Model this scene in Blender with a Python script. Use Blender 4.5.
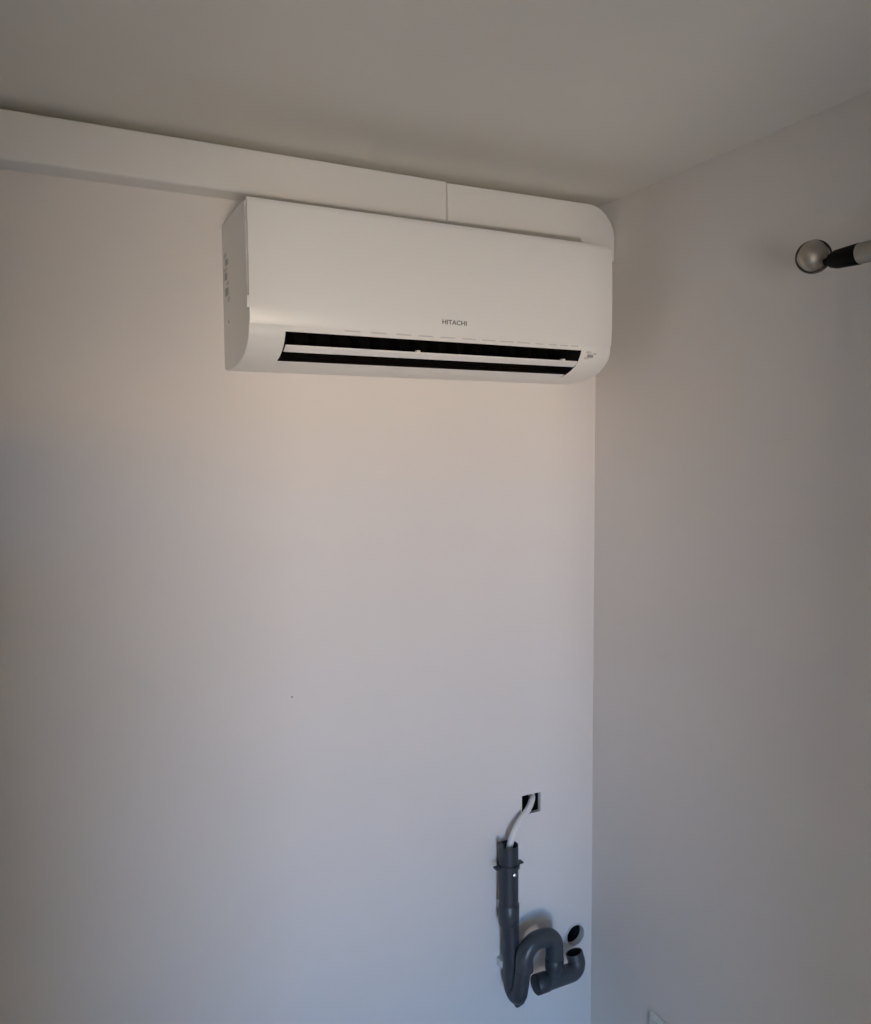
import bpy, bmesh, math
from mathutils import Vector, Matrix

# ------------------------------------------------------------------ scene, camera, light
scene = bpy.context.scene
C = scene.collection
for o in list(bpy.data.objects):
    bpy.data.objects.remove(o)

# axes: back wall is the plane y=0 (room at y<0), right wall the plane x=0 (room at x<0), metres
CAM = (-1.39498, -1.7884, 1.85278)
YAW, PITCH, ROLL, FPX = 0.47197, -0.06858, -0.00569, 827.05
cd = bpy.data.cameras.new('camera')
cam = bpy.data.objects.new('camera', cd)
C.objects.link(cam)
fw = Vector((math.sin(YAW) * math.cos(PITCH), math.cos(YAW) * math.cos(PITCH), math.sin(PITCH)))
rt = Vector((math.cos(YAW), -math.sin(YAW), 0))
up = rt.cross(fw)
r2 = rt * math.cos(ROLL) + up * math.sin(ROLL)
u2 = up * math.cos(ROLL) - rt * math.sin(ROLL)
M = Matrix((r2, u2, -fw)).transposed().to_4x4()
M.translation = CAM
cam.matrix_world = M
cd.sensor_fit = 'HORIZONTAL'
cd.sensor_width = 36
cd.lens = FPX * 36 / 871
cd.clip_start = 0.02
scene.camera = cam

# world: blue sky over a sunlit warm ground, seen only through the balcony doorway
SKY_HI = (0.05, 0.19, 0.50, 1)
SKY_LO = (0.05, 0.28, 0.62, 1)
HORIZON = (1.00, 0.77, 0.62, 1)
GROUND = (0.84, 0.71, 0.61, 1)
GROUND_DEEP = (0.55, 0.48, 0.38, 1)
SKY_STRENGTH = 49.0
w = bpy.data.worlds.new('daylight')
scene.world = w
w.use_nodes = True
nt = w.node_tree
nt.nodes.clear()
out = nt.nodes.new('ShaderNodeOutputWorld')
bg = nt.nodes.new('ShaderNodeBackground')
geo = nt.nodes.new('ShaderNodeTexCoord')
sep = nt.nodes.new('ShaderNodeSeparateXYZ')
mr = nt.nodes.new('ShaderNodeMapRange')
mr.inputs['From Min'].default_value = -1
mr.inputs['From Max'].default_value = 1
ramp = nt.nodes.new('ShaderNodeValToRGB')
RAMP = [(0.25, GROUND_DEEP), (0.44, GROUND), (0.488, HORIZON), (0.508, SKY_LO), (1.0, SKY_HI)]
ce = ramp.color_ramp.elements
ce[0].position, ce[0].color = RAMP[0]
ce[1].position, ce[1].color = RAMP[-1]
for ps, cl_ in RAMP[1:-1]:
    ce.new(ps).color = cl_
nt.links.new(geo.outputs['Generated'], sep.inputs[0])
nt.links.new(sep.outputs['Z'], mr.inputs['Value'])
nt.links.new(mr.outputs[0], ramp.inputs[0])
nt.links.new(ramp.outputs[0], bg.inputs['Color'])
bg.inputs['Strength'].default_value = SKY_STRENGTH
nt.links.new(bg.outputs[0], out.inputs[0])

# the doorway that lets the daylight in (x0, x1, z0, z1) and the opening in an added, unseen light-blocking divider
DOOR = (-2.38, -1.60, 0.05, 2.20)
OPENING = (-1.55, -0.84, 0.0, 1.94)
PART_H = 1.85           # height of the added shade-casting divider left of the opening
Y_FRONT = -2.30          # inner face of the added divider
Y_FAR = -4.85            # inner face of the outer wall
ld = bpy.data.lights.new('doorway_daylight', 'AREA')
ld.shape = 'RECTANGLE'
ld.size = DOOR[1] - DOOR[0]
ld.size_y = DOOR[3] - DOOR[2]
ld.cycles.is_portal = True
lo = bpy.data.objects.new('doorway_daylight', ld)
C.objects.link(lo)
lo.location = ((DOOR[0] + DOOR[1]) / 2, Y_FAR - 0.21, (DOOR[2] + DOOR[3]) / 2)
lo.rotation_euler = (math.radians(90), 0, 0)       # -Z of the lamp points to +Y, into the room

vs = scene.view_settings
scene.display_settings.display_device = 'sRGB'
vs.view_transform = 'Standard'
vs.look = 'None'
vs.gamma = 1
vs.use_curve_mapping = False
vs.exposure = 0.0
scene.cycles.use_denoising = True
scene.cycles.max_bounces = 16
scene.cycles.diffuse_bounces = 12
scene.cycles.sample_clamp_indirect = 0

H = 2.5

# ------------------------------------------------------------------ materials
def mat(name, col, rough=0.5, metal=0.0, noise=0.0, nscale=6.0, bump=0.0, bscale=300.0, spec=None):
    m = bpy.data.materials.new(name)
    m.use_nodes = True
    t = m.node_tree
    b = t.nodes['Principled BSDF']
    b.inputs['Base Color'].default_value = (*col, 1)
    b.inputs['Roughness'].default_value = rough
    b.inputs['Metallic'].default_value = metal
    if spec is not None:
        b.inputs['Specular IOR Level'].default_value = spec
    tc = t.nodes.new('ShaderNodeTexCoord')
    if noise:
        n = t.nodes.new('ShaderNodeTexNoise')
        n.inputs['Scale'].default_value = nscale
        n.inputs['Detail'].default_value = 4
        t.links.new(tc.outputs['Object'], n.inputs['Vector'])
        r = t.nodes.new('ShaderNodeValToRGB')
        r.color_ramp.elements[0].position = 0.3
        r.color_ramp.elements[1].position = 0.7
        r.color_ramp.elements[0].color = (*[c * (1 - noise) for c in col], 1)
        r.color_ramp.elements[1].color = (*[min(1, c * (1 + noise)) for c in col], 1)
        t.links.new(n.outputs['Fac'], r.inputs[0])
        t.links.new(r.outputs[0], b.inputs['Base Color'])
    if bump:
        n2 = t.nodes.new('ShaderNodeTexNoise')
        n2.inputs['Scale'].default_value = bscale
        n2.inputs['Detail'].default_value = 3
        t.links.new(tc.outputs['Object'], n2.inputs['Vector'])
        bp = t.nodes.new('ShaderNodeBump')
        bp.inputs['Strength'].default_value = bump
        bp.inputs['Distance'].default_value = 0.002
        t.links.new(n2.outputs['Fac'], bp.inputs['Height'])
        t.links.new(bp.outputs[0], b.inputs['Normal'])
    return m

PAINT = mat('wall_paint', (0.73, 0.70, 0.67), 0.75, noise=0.015, nscale=3, bump=0.06, bscale=220)
CEIL = mat('ceiling_paint', (0.76, 0.74, 0.69), 0.85, noise=0.015, nscale=3, bump=0.05, bscale=220)
PLASTER = mat('bare_plaster', (0.80, 0.76, 0.68), 0.85, noise=0.05, nscale=3)
FLOOR = mat('floor_tile', (0.44, 0.41, 0.36), 0.5, noise=0.08, nscale=4)
PLASTIC = mat('white_plastic', (0.80, 0.80, 0.775), 0.38)
PANEL = mat('white_panel_plastic', (0.82, 0.82, 0.80), 0.32)
TRUNK = mat('trunking_plastic', (0.76, 0.755, 0.735), 0.45)
DARK = mat('dark_plastic', (0.006, 0.006, 0.006), 0.7, spec=0.2)
VANE = mat('vane_plastic', (0.004, 0.004, 0.004), 0.8, spec=0.1)
TRAY = mat('outlet_tray_plastic', (0.075, 0.068, 0.062), 0.6, spec=0.2)
GREYMARK = mat('grey_print', (0.33, 0.335, 0.34), 0.5)
SOFTMARK = mat('moulded_mark', (0.60, 0.59, 0.58), 0.5)
LOGO = mat('logo_print', (0.16, 0.15, 0.15), 0.4)
PVC = mat('grey_pvc', (0.036, 0.043, 0.053), 0.40, noise=0.10, nscale=18)
PVC2 = mat('grey_pvc_fitting', (0.046, 0.055, 0.066), 0.36, noise=0.08, nscale=18)
CLIP = mat('pale_clip_plastic', (0.55, 0.58, 0.58), 0.45)
STRIP = mat('mounting_strip_plastic', (0.16, 0.18, 0.18), 0.5, noise=0.2, nscale=30)
STEEL = mat('zinc_steel', (0.45, 0.45, 0.46), 0.35, metal=1.0)
HOSE = mat('white_hose', (0.74, 0.74, 0.72), 0.5)
SLEEVE = mat('sleeve_pvc', (0.68, 0.68, 0.68), 0.5)
HOLE_SHADE = mat('hole_shade_black', (0.006, 0.006, 0.007), 0.9)  # near-black that paints the shade deep in the round hole
FINIAL = mat('smoked_metal', (0.46, 0.42, 0.36), 0.50, metal=1.0)
RIM = mat('dark_rim_metal', (0.06, 0.052, 0.04), 0.4, metal=0.7)
COLLAR = mat('black_collar', (0.003, 0.003, 0.003), 0.6, spec=0.15)
ROD = mat('brushed_rod', (0.36, 0.35, 0.31), 0.5, metal=0.6)
FRAME = mat('door_frame_white', (0.75, 0.75, 0.74), 0.4)

# ------------------------------------------------------------------ helpers
def link(name, me, m, parent=None, smooth=False):
    ob = bpy.data.objects.new(name, me)
    C.objects.link(ob)
    if m is not None and not me.materials:
        me.materials.append(m)
    if smooth:
        for p in me.polygons:
            p.use_smooth = True
    if parent is not None:
        ob.parent = parent
        ob.matrix_parent_inverse = Matrix.Translation(-Vector(parent.location)) if parent.type == 'EMPTY' and parent.parent is None else Matrix()
    return ob

def from_bm(name, bm, m, parent=None, smooth=False, autosmooth=None):
    bmesh.ops.recalc_face_normals(bm, faces=bm.faces)
    if autosmooth is not None:
        for f in bm.faces:
            f.smooth = True
        lim = math.radians(autosmooth)
        for ed in bm.edges:
            if len(ed.link_faces) == 2 and ed.calc_face_angle(0) > lim:
                ed.smooth = False
    me = bpy.data.meshes.new(name)
    bm.to_mesh(me)
    bm.free()
    return link(name, me, m, parent, smooth)

def add_box(bm, x0, x1, y0, y1, z0, z1, bevel=0.0, seg=2):
    g = bmesh.ops.create_cube(bm, size=1)
    for v in g['verts']:
        v.co = Vector(((x0 + x1) / 2 + v.co.x * (x1 - x0), (y0 + y1) / 2 + v.co.y * (y1 - y0), (z0 + z1) / 2 + v.co.z * (z1 - z0)))
    if bevel:
        es = list({ed for v in g['verts'] for ed in v.link_edges})
        bmesh.ops.bevel(bm, geom=es, offset=bevel, segments=seg, affect='EDGES', profile=0.5)

def box(name, b, m, parent=None, bevel=0.0, seg=2):
    bm = bmesh.new()
    add_box(bm, *b, bevel=bevel, seg=seg)
    return from_bm(name, bm, m, parent, autosmooth=40 if bevel else None)

def boxes(name, bl, m, parent=None):
    bm = bmesh.new()
    for b in bl:
        add_box(bm, *b)
    return from_bm(name, bm, m, parent)

def prism_x(name, prof, x0, x1, m, parent=None, bevel=0.0, seg=3, autosmooth=35):
    """closed (d, z) profile swept along x; d is the distance out from the back wall"""
    bm = bmesh.new()
    a = [bm.verts.new((x0, -d, z)) for d, z in prof]
    b = [bm.verts.new((x1, -d, z)) for d, z in prof]
    n = len(prof)
    fa = bm.faces.new(a)
    fb = bm.faces.new(list(reversed(b)))
    for i in range(n):
        bm.faces.new((a[i], a[(i + 1) % n], b[(i + 1) % n], b[i]))
    if bevel:
        es = list(fa.edges) + list(fb.edges)
        bmesh.ops.bevel(bm, geom=es, offset=bevel, segments=seg, affect='EDGES', profile=0.5)
    return from_bm(name, bm, m, parent, autosmooth=autosmooth)

def smooth_path(pts, n=10):
    """Catmull-Rom through the points"""
    P = [Vector(p) for p in pts]
    P = [P[0] * 2 - P[1]] + P + [P[-1] * 2 - P[-2]]
    res = []
    for i in range(1, len(P) - 2):
        for k in range(n):
            t = k / n
            p0, p1, p2, p3 = P[i - 1:i + 3]
            res.append(0.5 * ((2 * p1) + (p2 - p0) * t + (2 * p0 - 5 * p1 + 4 * p2 - p3) * t * t + (3 * p1 - p0 - 3 * p2 + p3) * t ** 3))
    res.append(P[-2].copy())
    return res

def fillet_path(pts, rad, n=8):
    """polyline with its corners rounded by radius rad"""
    P = [Vector(p) for p in pts]
    res = [P[0]]
    for i in range(1, len(P) - 1):
        a, b, c = P[i - 1], P[i], P[i + 1]
        u, v = (a - b).normalized(), (c - b).normalized()
        ang = u.angle(v)
        r = rad[i - 1] if isinstance(rad, (list, tuple)) else rad
        t = r / math.tan(ang / 2)
        s, e_ = b + u * t, b + v * t
        cen = b + (u + v).normalized() * (r / math.sin(ang / 2))
        s0, e0 = s - cen, e_ - cen
        tot = s0.angle(e0)
        for k in range(n + 1):
            f = k / n
            res.append(cen + (s0 * math.sin((1 - f) * tot) + e0 * math.sin(f * tot)) / math.sin(tot))
    res.append(P[-1])
    return res

def add_tube(bm, path, r, seg=24, hollow0=0.0, hollow1=0.0, wall=0.0025):
    """swept tube; hollowN > 0 leaves end N open as a bore that deep (metres)"""
    P = [Vector(p) for p in path]
    T = [(P[min(i + 1, len(P) - 1)] - P[max(i - 1, 0)]).normalized() for i in range(len(P))]
    ref = Vector((0, 0, 1)) if abs(T[0].z) < 0.9 else Vector((1, 0, 0))
    N = (ref - T[0] * ref.dot(T[0])).normalized()
    rings = []
    rr = r if callable(r) else (lambda i: r)
    fr = []
    for i, p in enumerate(P):
        N = (N - T[i] * N.dot(T[i])).normalized()
        B = T[i].cross(N)
        fr.append((N.copy(), B))
        rings.append([bm.verts.new(p + (N * math.cos(2 * math.pi * k / seg) + B * math.sin(2 * math.pi * k / seg)) * rr(i)) for k in range(seg)])
    for a, b in zip(rings, rings[1:]):
        for k in range(seg):
            bm.faces.new((a[k], a[(k + 1) % seg], b[(k + 1) % seg], b[k]))
    for ring, i, sgn, hol in ((rings[0], 0, 1, hollow0), (rings[-1], len(P) - 1, -1, hollow1)):
        if not hol:
            bm.faces.new(ring)
            continue
        n_, b_ = fr[i]
        ri = rr(i) - wall
        mk = lambda off: [bm.verts.new(P[i] + T[i] * sgn * off + (n_ * math.cos(2 * math.pi * k / seg) + b_ * math.sin(2 * math.pi * k / seg)) * ri) for k in range(seg)]
        i0, i1 = mk(0), mk(hol)
        for k in range(seg):
            k2 = (k + 1) % seg
            bm.faces.new((ring[k], ring[k2], i0[k2], i0[k]))
            bm.faces.new((i0[k], i0[k2], i1[k2], i1[k]))
        bm.faces.new(i1)

def tube(name, path, r, m, parent=None, **kw):
    bm = bmesh.new()
    add_tube(bm, path, r, **kw)
    return from_bm(name, bm, m, parent, autosmooth=45)

def lathe(name, prof, origin, axis, m, parent=None, seg=32):
    """(radius, height) profile turned about the axis"""
    ax = Vector(axis).normalized()
    q = Vector((0, 0, 1)).rotation_difference(ax)
    bm = bmesh.new()
    rings = []
    for r, h in prof:
        if r < 1e-6:
            rings.append([bm.verts.new(Vector(origin) + q @ Vector((0, 0, h)))])
        else:
            rings.append([bm.verts.new(Vector(origin) + q @ Vector((r * math.cos(2 * math.pi * k / seg), r * math.sin(2 * math.pi * k / seg), h))) for k in range(seg)])
    for a, b in zip(rings, rings[1:]):
        for k in range(seg):
            k2 = (k + 1) % seg
            if len(a) == 1:
                bm.faces.new((a[0], b[k2], b[k]))
            elif len(b) == 1:
                bm.faces.new((a[k], a[k2], b[0]))
            else:
                bm.faces.new((a[k], a[k2], b[k2], b[k]))
    return from_bm(name, bm, m, parent, autosmooth=45)

def thing(name, label, cat, loc, group=None):
    o = bpy.data.objects.new(name, None)
    C.objects.link(o)
    o.empty_display_size = 0.05
    o.location = loc
    o['label'] = label
    o['category'] = cat
    if group:
        o['group'] = group
    return o

def tag(o, label, cat):
    o['label'] = label
    o['category'] = cat
    return o

def struct(o, label=None, cat=None):
    o['kind'] = 'structure'
    if label:
        o['label'] = label
    if cat:
        o['category'] = cat
    return o

# ------------------------------------------------------------------ the room
XL = -2.6
T = 0.15
SQ = (-0.2311, -0.1724, 0.9032, 0.9555)                  # square hole x0 x1 z0 z1
RH = (-0.0560, 0.5275, 0.0315)                           # round hole x z r
HD = 0.10                                                # depth of both holes
bm = bmesh.new()
qx0, qx1, qz0, qz1 = RH[0] - 0.05, RH[0] + 0.05, RH[1] - 0.05, RH[1] + 0.05
add_box(bm, XL - T, SQ[0], 0, T, 0, H)
add_box(bm, SQ[0], SQ[1], 0, T, SQ[3], H)
add_box(bm, SQ[0], SQ[1], 0, T, 0, SQ[2])
add_box(bm, SQ[0], SQ[1], HD, T, SQ[2], SQ[3])
add_box(bm, SQ[1], qx0, 0, T, 0, H)
add_box(bm, qx0, qx1, 0, T, qz1, H)
add_box(bm, qx0, qx1, 0, T, 0, qz0)
add_box(bm, qx0, qx1, HD, T, qz0, qz1)
add_box(bm, qx1, T, 0, T, 0, H)
ns = 48
ring_o, ring_i, ring_b = [], [], []
for k in range(ns):
    t = 2 * math.pi * k / ns
    cx_, cz_ = math.cos(t), math.sin(t)
    sq_ = 0.05 / max(abs(cx_), abs(cz_))
    ring_o.append(bm.verts.new((RH[0] + cx_ * sq_, 0, RH[1] + cz_ * sq_)))
    ring_i.append(bm.verts.new((RH[0] + cx_ * RH[2], 0, RH[1] + cz_ * RH[2])))
    ring_b.append(bm.verts.new((RH[0] + cx_ * RH[2], HD, RH[1] + cz_ * RH[2])))
for k in range(ns):
    k2 = (k + 1) % ns
    bm.faces.new((ring_o[k], ring_o[k2], ring_i[k2], ring_i[k]))
    bm.faces.new((ring_i[k], ring_i[k2], ring_b[k2], ring_b[k]))
wall_back = struct(from_bm('wall_back', bm, PAINT), 'white painted wall carrying the air conditioner', 'wall')

struct(box('wall_right', (0.0, T, Y_FAR - 0.2, 0.0, 0, H), PAINT), 'plain white painted wall on the right of the corner', 'wall')
struct(box('wall_left', (XL - T, XL, Y_FAR - 0.2, 0.0, 0, H), PAINT), 'white painted wall on the left side of the room', 'wall')
struct(box('floor', (XL - T, T, Y_FAR - 0.2, T, -0.1, 0.0), FLOOR), 'stone coloured tiled floor', 'floor')
struct(box('ceiling', (XL - T, T, Y_FAR - 0.2, T, H, H + 0.1), CEIL), 'off-white painted ceiling', 'ceiling')
y0, y1 = Y_FRONT - 0.12, Y_FRONT  # unseen divider and beam, added to darken the back wall's left and top
struct(boxes('added_divider', [(XL, OPENING[0], y0, y1, 0, PART_H), (OPENING[1], 0, y0, y1, 0, OPENING[3]), (XL, 0, y0, y1, OPENING[3], H)], PLASTER),
       'unseen divider and beam added behind the viewer to shade the wall', 'wall')
y0, y1 = Y_FAR - 0.2, Y_FAR
struct(boxes('wall_outer', [(XL, DOOR[0], y0, y1, 0, H), (DOOR[1], 0, y0, y1, 0, H), (DOOR[0], DOOR[1], y0, y1, DOOR[3], H), (DOOR[0], DOOR[1], y0, y1, 0, DOOR[2])], PLASTER),
       'outer wall with the balcony doorway', 'wall')
f = 0.045
struct(boxes('door_1', [(DOOR[0], DOOR[0] + f, y0, y0 + 0.07, DOOR[2], DOOR[3]), (DOOR[1] - f, DOOR[1], y0, y0 + 0.07, DOOR[2], DOOR[3]),
                        (DOOR[0] + f, DOOR[1] - f, y0, y0 + 0.07, DOOR[3] - f, DOOR[3]), (DOOR[0] + f, DOOR[1] - f, y0, y0 + 0.07, DOOR[2], DOOR[2] + 0.03)], FRAME),
       'white frame of the open balcony doorway', 'door frame')

# linings of the two wall holes; the black ones stand in for shade
bm = bmesh.new()
a, b = 0.0008, 0.098
for bx in ((SQ[0], SQ[0] + a, 0.012, b, SQ[2], SQ[3]), (SQ[1] - a, SQ[1], 0.012, b, SQ[2], SQ[3]), (SQ[0] + a, SQ[1] - a, 0.012, b, SQ[2], SQ[2] + a),
           (SQ[0] + a, SQ[1] - a, 0.012, b, SQ[3] - a, SQ[3]), (SQ[0] + a, SQ[1] - a, b - a, b, SQ[2] + a, SQ[3] - a)):
    add_box(bm, *bx)
ob = from_bm('hole_shade_box', bm, DARK, wall_back)  # blackened inside so the square hole reads as deep shade
ob['label'] = 'black lining painted as the shade inside the square hole'
ob = lathe('pipe_sleeve', [(RH[2] - 0.0003, 0.0), (RH[2] - 0.0003, 0.098), (RH[2] - 0.003, 0.098), (RH[2] - 0.003, 0.0), (RH[2] - 0.0003, 0.0)],
           (RH[0], 0.095, RH[1]), (0, -1, 0), SLEEVE, wall_back)
ob['label'] = 'pale plastic sleeve lining the round hole'
ob = lathe('sleeve_shade', [(0, 0), (RH[2] - 0.0032, 0), (RH[2] - 0.0032, 0.078), (RH[2] - 0.0042, 0.078), (RH[2] - 0.0042, 0.002), (0, 0.002)],
           (RH[0], 0.094, RH[1]), (0, -1, 0), HOLE_SHADE, wall_back)  # black cup painted as shade, leaving only the sleeve mouth pale
ob = lathe('nail_hole', [(0, 0.0012), (0.0022, 0.001), (0.0026, 0)], (-0.8498, 0.0, 1.3081), (0, -1, 0), GREYMARK, wall_back, seg=12)

# ------------------------------------------------------------------ trunking along the top of the wall
ZT, ZB, DT = 2.4843, 2.3935, 0.0595
tr = thing('cable_trunking', 'white plastic trunking along the wall top, rounded elbow above the air conditioner', 'trunking', (-1.3, 0, ZB))
rr = 0.006
prof = [(0.0, ZB)] + [(DT - rr + rr * math.sin(a_), ZB + rr - rr * math.cos(a_)) for a_ in [math.pi / 2 * k / 4 for k in range(5)]] \
     + [(DT - rr + rr * math.cos(a_), ZT - rr + rr * math.sin(a_)) for a_ in [math.pi / 2 * k / 4 for k in range(5)]] + [(0.0, ZT)]
XS = -0.4783
prism_x('trunking_length', prof, XL, XS - 0.0011, TRUNK, tr, bevel=0.0006, seg=1)
# elbow piece: front outline in x-z with a rounded outer corner and a short leg going down
xr, xi, zl, R, ri = -0.0010, -0.103, 2.3455, 0.082, 0.008
outl = [(XS + 0.0011, ZB), (xi - ri, ZB)]
outl += [(xi - ri + ri * math.sin(t), ZB - ri + ri * math.cos(t)) for t in [math.pi / 2 * k / 4 for k in range(1, 5)]]
outl += [(xi, zl), (xr, zl)]
ZE = ZT - 0.003
outl += [(xr - R + R * math.cos(t), ZE - R + R * math.sin(t)) for t in [math.pi / 2 * k / 14 for k in range(15)]]
outl += [(XS + 0.0011, ZE)]
bm = bmesh.new()
D2 = 0.078
fa = bm.faces.new([bm.verts.new((x, -(DT + 0.0015 + (D2 - DT - 0.0015) * (x - XS) / (xr - XS)), z)) for x, z in outl])
g = bmesh.ops.extrude_face_region(bm, geom=[fa])
front = [v for v in g['geom'] if isinstance(v, bmesh.types.BMVert)]
for v in front:
    v.co.y = 0.0
es = [ed for ed in fa.edges]
bmesh.ops.bevel(bm, geom=es, offset=0.006, segments=4, affect='EDGES', profile=0.5)
from_bm('trunking_elbow', bm, TRUNK, tr, autosmooth=35)

# ------------------------------------------------------------------ air conditioner
XA, XB = -0.9846, -0.1185
ac = thing('air_conditioner', 'white wall-mounted air conditioner with black outlet slot, high in the corner', 'air conditioner', ((XA + XB) / 2, 0, 2.0345))
body_prof = [(0.0, 2.338), (0.17, 2.3415), (0.196, 2.340), (0.198, 2.30), (0.199, 2.20), (0.199, 2.112),
             (0.2085, 2.110), (0.2085, 2.100), (0.2065, 2.090), (0.201, 2.079), (0.193, 2.068), (0.182, 2.059), (0.166, 2.0505),
             (0.146, 2.0435), (0.122, 2.0385), (0.095, 2.035), (0.062, 2.0325), (0.030, 2.0325), (0.012, 2.034), (0.0, 2.038)]
OX0, OX1 = -0.913, -0.204
cavity = [(0.2070, 2.0945), (0.188, 2.0985), (0.10, 2.125), (0.05, 2.10), (0.07, 2.062), (0.143, 2.0445)]
i0 = body_prof.index((0.2085, 2.100)) + 1
i1 = body_prof.index((0.122, 2.0385))
mid_prof = body_prof[:i0] + cavity + body_prof[i1:]
bm = bmesh.new()
def add_prism(prof, x0, x1, dark=(), tray=(), bev=None):
    a = [bm.verts.new((x0, -d, z)) for d, z in prof]
    b = [bm.verts.new((x1, -d, z)) for d, z in prof]
    n = len(prof)
    caps = (bm.faces.new(a), bm.faces.new(list(reversed(b))))
    for k in range(n):
        fc = bm.faces.new((a[k], a[(k + 1) % n], b[(k + 1) % n], b[k]))
        if k in dark:
            fc.material_index = 1
        if k in tray:
            fc.material_index = 2
    if bev is not None:
        caps[1 - bev].material_index = 1
        bmesh.ops.bevel(bm, geom=list(caps[bev].edges), offset=0.003, segments=3, affect='EDGES', profile=0.5)
add_prism(body_prof, XA, OX0, bev=0)
add_prism(body_prof, OX1, XB, bev=1)
add_prism(mid_prof, OX0, OX1, dark=range(i0, i0 + 4), tray=(i0 + 4,))
body = from_bm('body', bm, PLASTIC, ac, autosmooth=28)
body.data.materials.append(DARK)
body.data.materials.append(TRAY)
# front panel, its own shell
pp = [(0.1995, 2.108), (0.2095, 2.106), (0.2125, 2.115), (0.2135, 2.15), (0.2135, 2.22), (0.2120, 2.295), (0.2098, 2.331)]
pp += [(0.2085, 2.3375), (0.205, 2.3420), (0.1995, 2.3438)]
panel = prism_x('front_panel', pp, XA + 0.0005, XB - 0.0005, PANEL, ac, bevel=0.0025, seg=2, autosmooth=28)
box('panel_tab', (XA - 0.0035, XA + 0.004, -0.2115, -0.203, 2.135, 2.158), PANEL, ac, bevel=0.0015)

# top intake grille slats (seen from above only)
for i in range(5):
    d = 0.03 + i * 0.032
    box('intake_slat', (XA + 0.04, XB - 0.04, -d - 0.010, -d, 2.3395 + 0.0004 * i, 2.3435), PLASTIC, ac)

# blower roller and vertical vanes deep inside the outlet
tube('blower_roller', [(OX0 + 0.002, -0.088, 2.094), (OX1 - 0.002, -0.088, 2.094)], 0.022, VANE, ac, seg=16)
vane = None
for i in range(15):
    x = OX0 + 0.03 + i * (OX1 - OX0 - 0.06) / 14
    if vane is None:
        bm = bmesh.new()
        pts = [(0.125, 2.104), (0.165, 2.094), (0.178, 2.078), (0.165, 2.062), (0.135, 2.058), (0.122, 2.07)]
        va = [bm.verts.new((-0.0008, -d, z)) for d, z in pts]
        vb = [bm.verts.new((0.0008, -d, z)) for d, z in pts]
        bm.faces.new(va)
        bm.faces.new(list(reversed(vb)))
        for k in range(len(pts)):
            k2 = (k + 1) % len(pts)
            bm.faces.new((va[k], va[k2], vb[k2], vb[k]))
        bm.normal_update()
        vane = from_bm('outlet_vane', bm, VANE, ac)
        vobj = vane
    else:
        vobj = vane.copy()
        C.objects.link(vobj)
    vobj.location = (x, 0, 0)

# swing louver across the outlet
lp = [(0.1975, 2.0700), (0.1968, 2.0672), (0.1900, 2.0622), (0.1815, 2.0578), (0.1800, 2.0585), (0.1830, 2.0612), (0.1905, 2.0660), (0.1960, 2.0700)]
louver = prism_x('louver', [(d, z + 0.0005) for d, z in lp], OX0 + 0.003, OX1 - 0.003, PANEL, ac, bevel=0.0004, seg=1)
for x in (-0.62, -0.245):
    box('louver_pivot', (x - 0.004, x + 0.004, -0.196, -0.186, 2.066, 2.0745), PLASTIC, louver)

# moulded notches above the outlet
for x, z in zip((-0.774, -0.717, -0.660, -0.609, -0.557, -0.505, -0.455, -0.408, -0.364, -0.321, -0.285, -0.254, -0.223),
                (2.103,) * 13):
    hw = 0.017 if x < -0.34 else 0.010
    box('trim_notch', (x - hw, x + hw, -0.2090, -0.2070, z - 0.0012, z + 0.0012), SOFTMARK, ac)

# status marks right of the outlet
for x, z, sx, sz in ((-0.182, 2.091, .006, .0022), (-0.176, 2.083, .008, .0035), (-0.184, 2.0785, .006, .0025), (-0.164, 2.0885, .004, .002)):
    d = 0.2085 - max(0, (2.092 - z)) * 0.42
    box('indicator_mark', (x - sx, x + sx, -d - 0.0008, -d + 0.006, z - sz, z + sz), GREYMARK if sz > .003 else SOFTMARK, ac)

# moulded relief on the left side, near the wall
zz = 2.274
for i, (h, d0, d1) in enumerate(((.010, .018, .040), (.012, .030, .050), (.006, .014, .046), (.014, .022, .042), (.008, .036, .058), (.016, .026, .050), (.010, .044, .064))):
    box('side_relief', (XA - 0.0008, XA + 0.001, -d1, -d0, zz - h, zz), GREYMARK if i % 2 else SOFTMARK, ac)
    zz -= h + 0.0045
lathe('side_screw', [(0, 0.001), (0.0028, 0.0008), (0.0032, 0)], (XA, -0.048, 2.131), (-1, 0, 0), GREYMARK, ac, seg=12)

# maker's lettering on the panel
tc = bpy.data.curves.new('lettering', 'FONT')
tc.body = 'HITACHI'
tc.size = 0.0135
tc.extrude = 0.0002
tc.offset = 0.00025
tc.space_character = 1.02
tmp = bpy.data.objects.new('lettering_source', tc)
C.objects.link(tmp)
dg = bpy.context.evaluated_depsgraph_get()
lme = bpy.data.meshes.new_from_object(tmp.evaluated_get(dg))
bpy.data.objects.remove(tmp)
wx = max(v.co.x for v in lme.vertices)
lme.materials.clear()
lme.transform(Matrix.Scale(0.060 / wx, 4, (1, 0, 0)))
lme.transform(Matrix.Translation((-0.573, -0.2134, 2.1305)) @ Matrix.Rotation(math.radians(90), 4, 'X'))
lt = link('lettering', lme, LOGO, panel)
lt['label'] = 'small dark grey lettering'

# ------------------------------------------------------------------ curtain rod on the right wall
RX = -0.08
cr = thing('curtain_rod', 'metal curtain rod with round finial and black collar on the right wall', 'curtain rod', (0, -0.95, 2.2))
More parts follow.
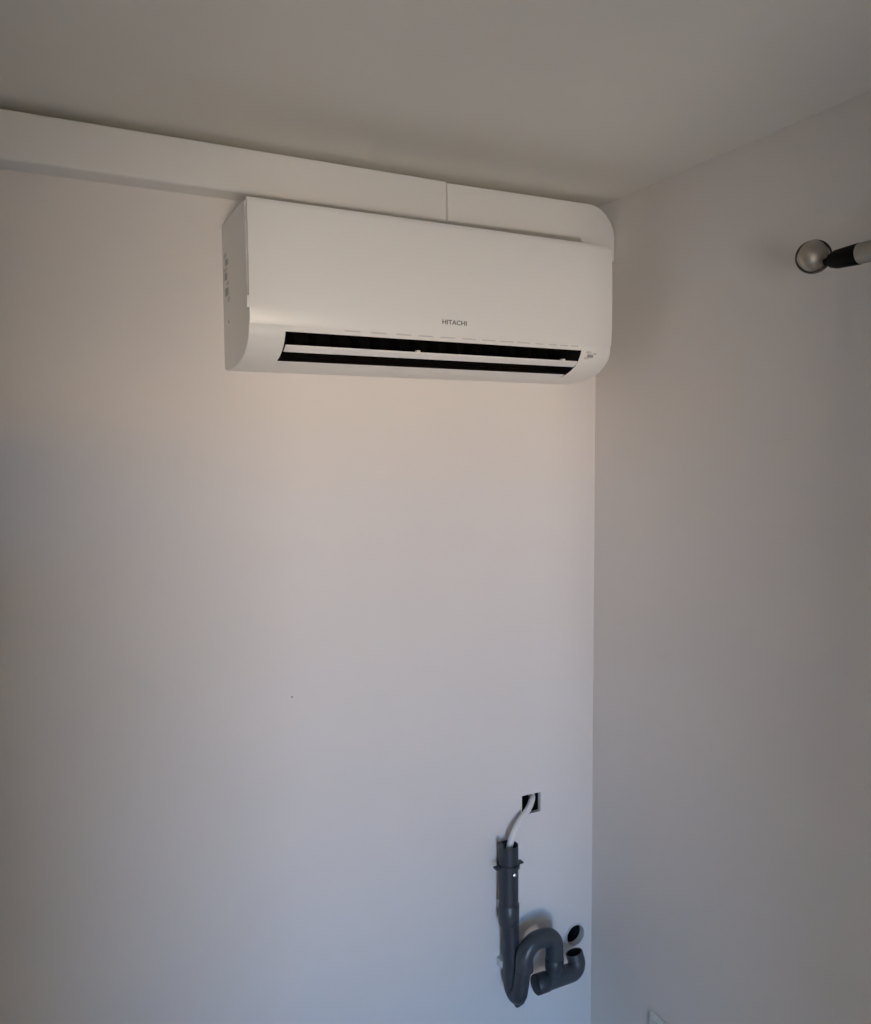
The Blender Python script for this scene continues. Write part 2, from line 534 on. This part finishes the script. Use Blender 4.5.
# axis of the rod
rodp = lambda y: Vector((RX, y, 2.1955))
ball = Vector((RX, -0.7345, 2.2100))
yb = -0.7400
prof = []
for k in range(17):
    t = math.pi * k / 16
    prof.append((0.0295 * math.sin(t), -0.0235 * math.cos(t)))
fin = lathe('finial', prof, ball, (0, -1, 0), FINIAL, cr, seg=36)
lathe('finial_rim', [(0.0278, -0.004), (0.0310, -0.003), (0.0310, 0.003), (0.0278, 0.004), (0.0278, -0.004)], ball, (-0.78, -0.60, 0.15), RIM, cr, seg=36)
lathe('collar', [(0, -0.010), (0.006, -0.010), (0.008, 0.001), (0.0130, 0.0025), (0.0165, 0.014), (0.0185, 0.058), (0.0175, 0.060), (0, 0.060)], rodp(yb - 0.029), (0, -1, 0), COLLAR, cr)
tube('rod', [rodp(yb - 0.086), rodp(-2.20)], 0.0178, ROD, cr)
for y in (-0.97, -2.10):
    bk = lathe('bracket', [(0, 0), (0.028, 0), (0.028, 0.005), (0.009, 0.008), (0.009, 0.062), (0, 0.062)], (0, y, 2.1955), (-1, 0, 0), COLLAR, cr)

# ------------------------------------------------------------------ socket plate low on the right wall
sp = thing('socket_plate', 'white plastic socket plate low on the right wall', 'socket', (0, -0.29, 0.366))
box('frame', (-0.010, 0.0, -0.3325, -0.2490, 0.365, 0.4485), PLASTIC, sp, bevel=0.0025)
box('insert', (-0.0125, -0.009, -0.3185, -0.2630, 0.379, 0.4345), PLASTIC, sp, bevel=0.0012)
lathe('socket_well', [(0, 0.0), (0.0195, 0.0), (0.0205, 0.0012), (0.0215, 0.0)], (-0.0125, -0.2908, 0.4067), (-1, 0, 0), SLEEVE, sp)

# ------------------------------------------------------------------ drain pipe with trap
dp = thing('drain_pipe', 'grey plastic standpipe with looped trap and upturned open end below square hole', 'drain pipe', (-0.30, 0, 0.44))
SX, SD = -0.2955, 0.036
PR = 0.0255
tube('standpipe', [(SX, -SD, 0.690), (SX, -SD, 0.8540)], PR, PVC, dp, hollow1=0.12, wall=0.003, seg=32)
box('cut_lip', (SX - PR + 0.0006, SX - 0.0195, -SD - 0.012, -SD + 0.012, 0.852, 0.862), PVC, dp, bevel=0.001)
tube('coupling', [(SX + 0.001, -SD, 0.645), (SX + 0.001, -SD, 0.647), (SX + 0.001, -SD, 0.697), (SX + 0.001, -SD, 0.699)],
     lambda i: (PR, PR + 0.0017, PR + 0.0017, PR)[i], PVC2, dp, seg=32)
# clamp round the pipe
cl = lathe('pipe_clamp', [(PR - 0.0002, 0.0), (PR + 0.004, 0.0), (PR + 0.004, 0.010), (PR - 0.0002, 0.010), (PR - 0.0002, 0.0)], (SX, -SD, 0.795), (0, 0, 1), PVC, dp)
for s_ in (-1, 1):
    box('clamp_lug', (SX + s_ * 0.0345 - 0.007, SX + s_ * 0.0345 + 0.007, -SD - 0.008, -SD + 0.008, 0.7975, 0.8025), PVC, cl, bevel=0.001)
box('clamp_foot', (SX - 0.010, SX + 0.010, -0.012, 0.0, 0.793, 0.807), PVC, cl)
lathe('clamp_screw', [(0, 0.004), (0.004, 0.003), (0.005, 0), (0, 0)], (SX + 0.003, -SD - PR + 0.0006, 0.784), (-0.3, -1, 0.2), STEEL, cl, seg=16)
# trap: down leg, tight bend towards the viewer, up leg, arch, down into the outlet
LX, LD = SX + 0.0085, SD + 0.006
UX, UD = -0.2765, 0.082
BZ = 0.4640
tp = fillet_path([(SX + 0.004, -SD - 0.002, 0.655), (LX, -LD, BZ), (UX - 0.0135, -UD + 0.004, BZ), (UX, -UD, 0.565)], 0.0195, n=10)
tube('trap_bend', tp, lambda i: 0.0222 - (0.0020 * i / 24), PVC, dp, seg=28)
AX = -0.1835
ap = fillet_path([(UX, -UD, 0.538), (UX, -UD, 0.6085), (AX, -UD, 0.6085), (AX, -UD, 0.505)], [0.046, 0.032], n=12)
tube('trap_arch', ap, 0.0230, PVC2, dp, seg=28)
tube('arch_socket', [(AX, -UD, 0.515), (AX, -UD, 0.517), (AX, -UD, 0.543), (AX, -UD, 0.545)], lambda i: (0.0231, 0.0243, 0.0243, 0.0231)[i], PVC, dp, seg=28)
lathe('cleanout_cap', [(0, 0.006), (0.012, 0.005), (0.0145, 0.0), (0.0145, -0.012), (0, -0.012)], (-0.2830, -0.071, 0.4450), (0.25, -0.62, -0.75), PVC2, dp)
# outlet: horizontal run with a flat end at the left, turning up at the right
OZ = 0.4880
op = fillet_path([(-0.2400, -UD, OZ), (-0.1030, -UD, OZ), (-0.1120, -UD + 0.012, OZ + 0.044)], 0.024, n=10)
tube('outlet_pipe', op, 0.0232, PVC2, dp, seg=28, hollow1=0.022)
tube('outlet_socket', [(-0.2425, -UD, OZ), (-0.2410, -UD, OZ), (-0.2080, -UD, OZ), (-0.2060, -UD, OZ)], lambda i: (0.0236, 0.0250, 0.0250, 0.0236)[i], PVC, dp, seg=28)
# pale clips that hold the pipe to the wall
for z in (0.684, 0.527):
    box('pipe_clip', (-0.3105, -0.2800, -0.024, 0.0, z - 0.010, z + 0.012), CLIP, dp, bevel=0.002)

# ------------------------------------------------------------------ hose from the square hole into the standpipe
hp = smooth_path([(-0.176, 0.060, 0.940), (-0.184, 0.030, 0.944), (-0.197, 0.004, 0.941), (-0.2200, -0.013, 0.924), (-0.2530, -0.025, 0.904),
                  (-0.2800, -0.036, 0.880), (-0.2920, -0.037, 0.850), (-0.2945, -0.037, 0.815), (-0.2945, -0.037, 0.77)], n=10)
bm = bmesh.new()
add_tube(bm, hp, lambda i: 0.0082 + (0.0003 if i % 2 else 0), seg=16)
tag(from_bm('drain_hose', bm, HOSE, autosmooth=60), 'thin white hose curving from square wall hole into the grey standpipe', 'hose')
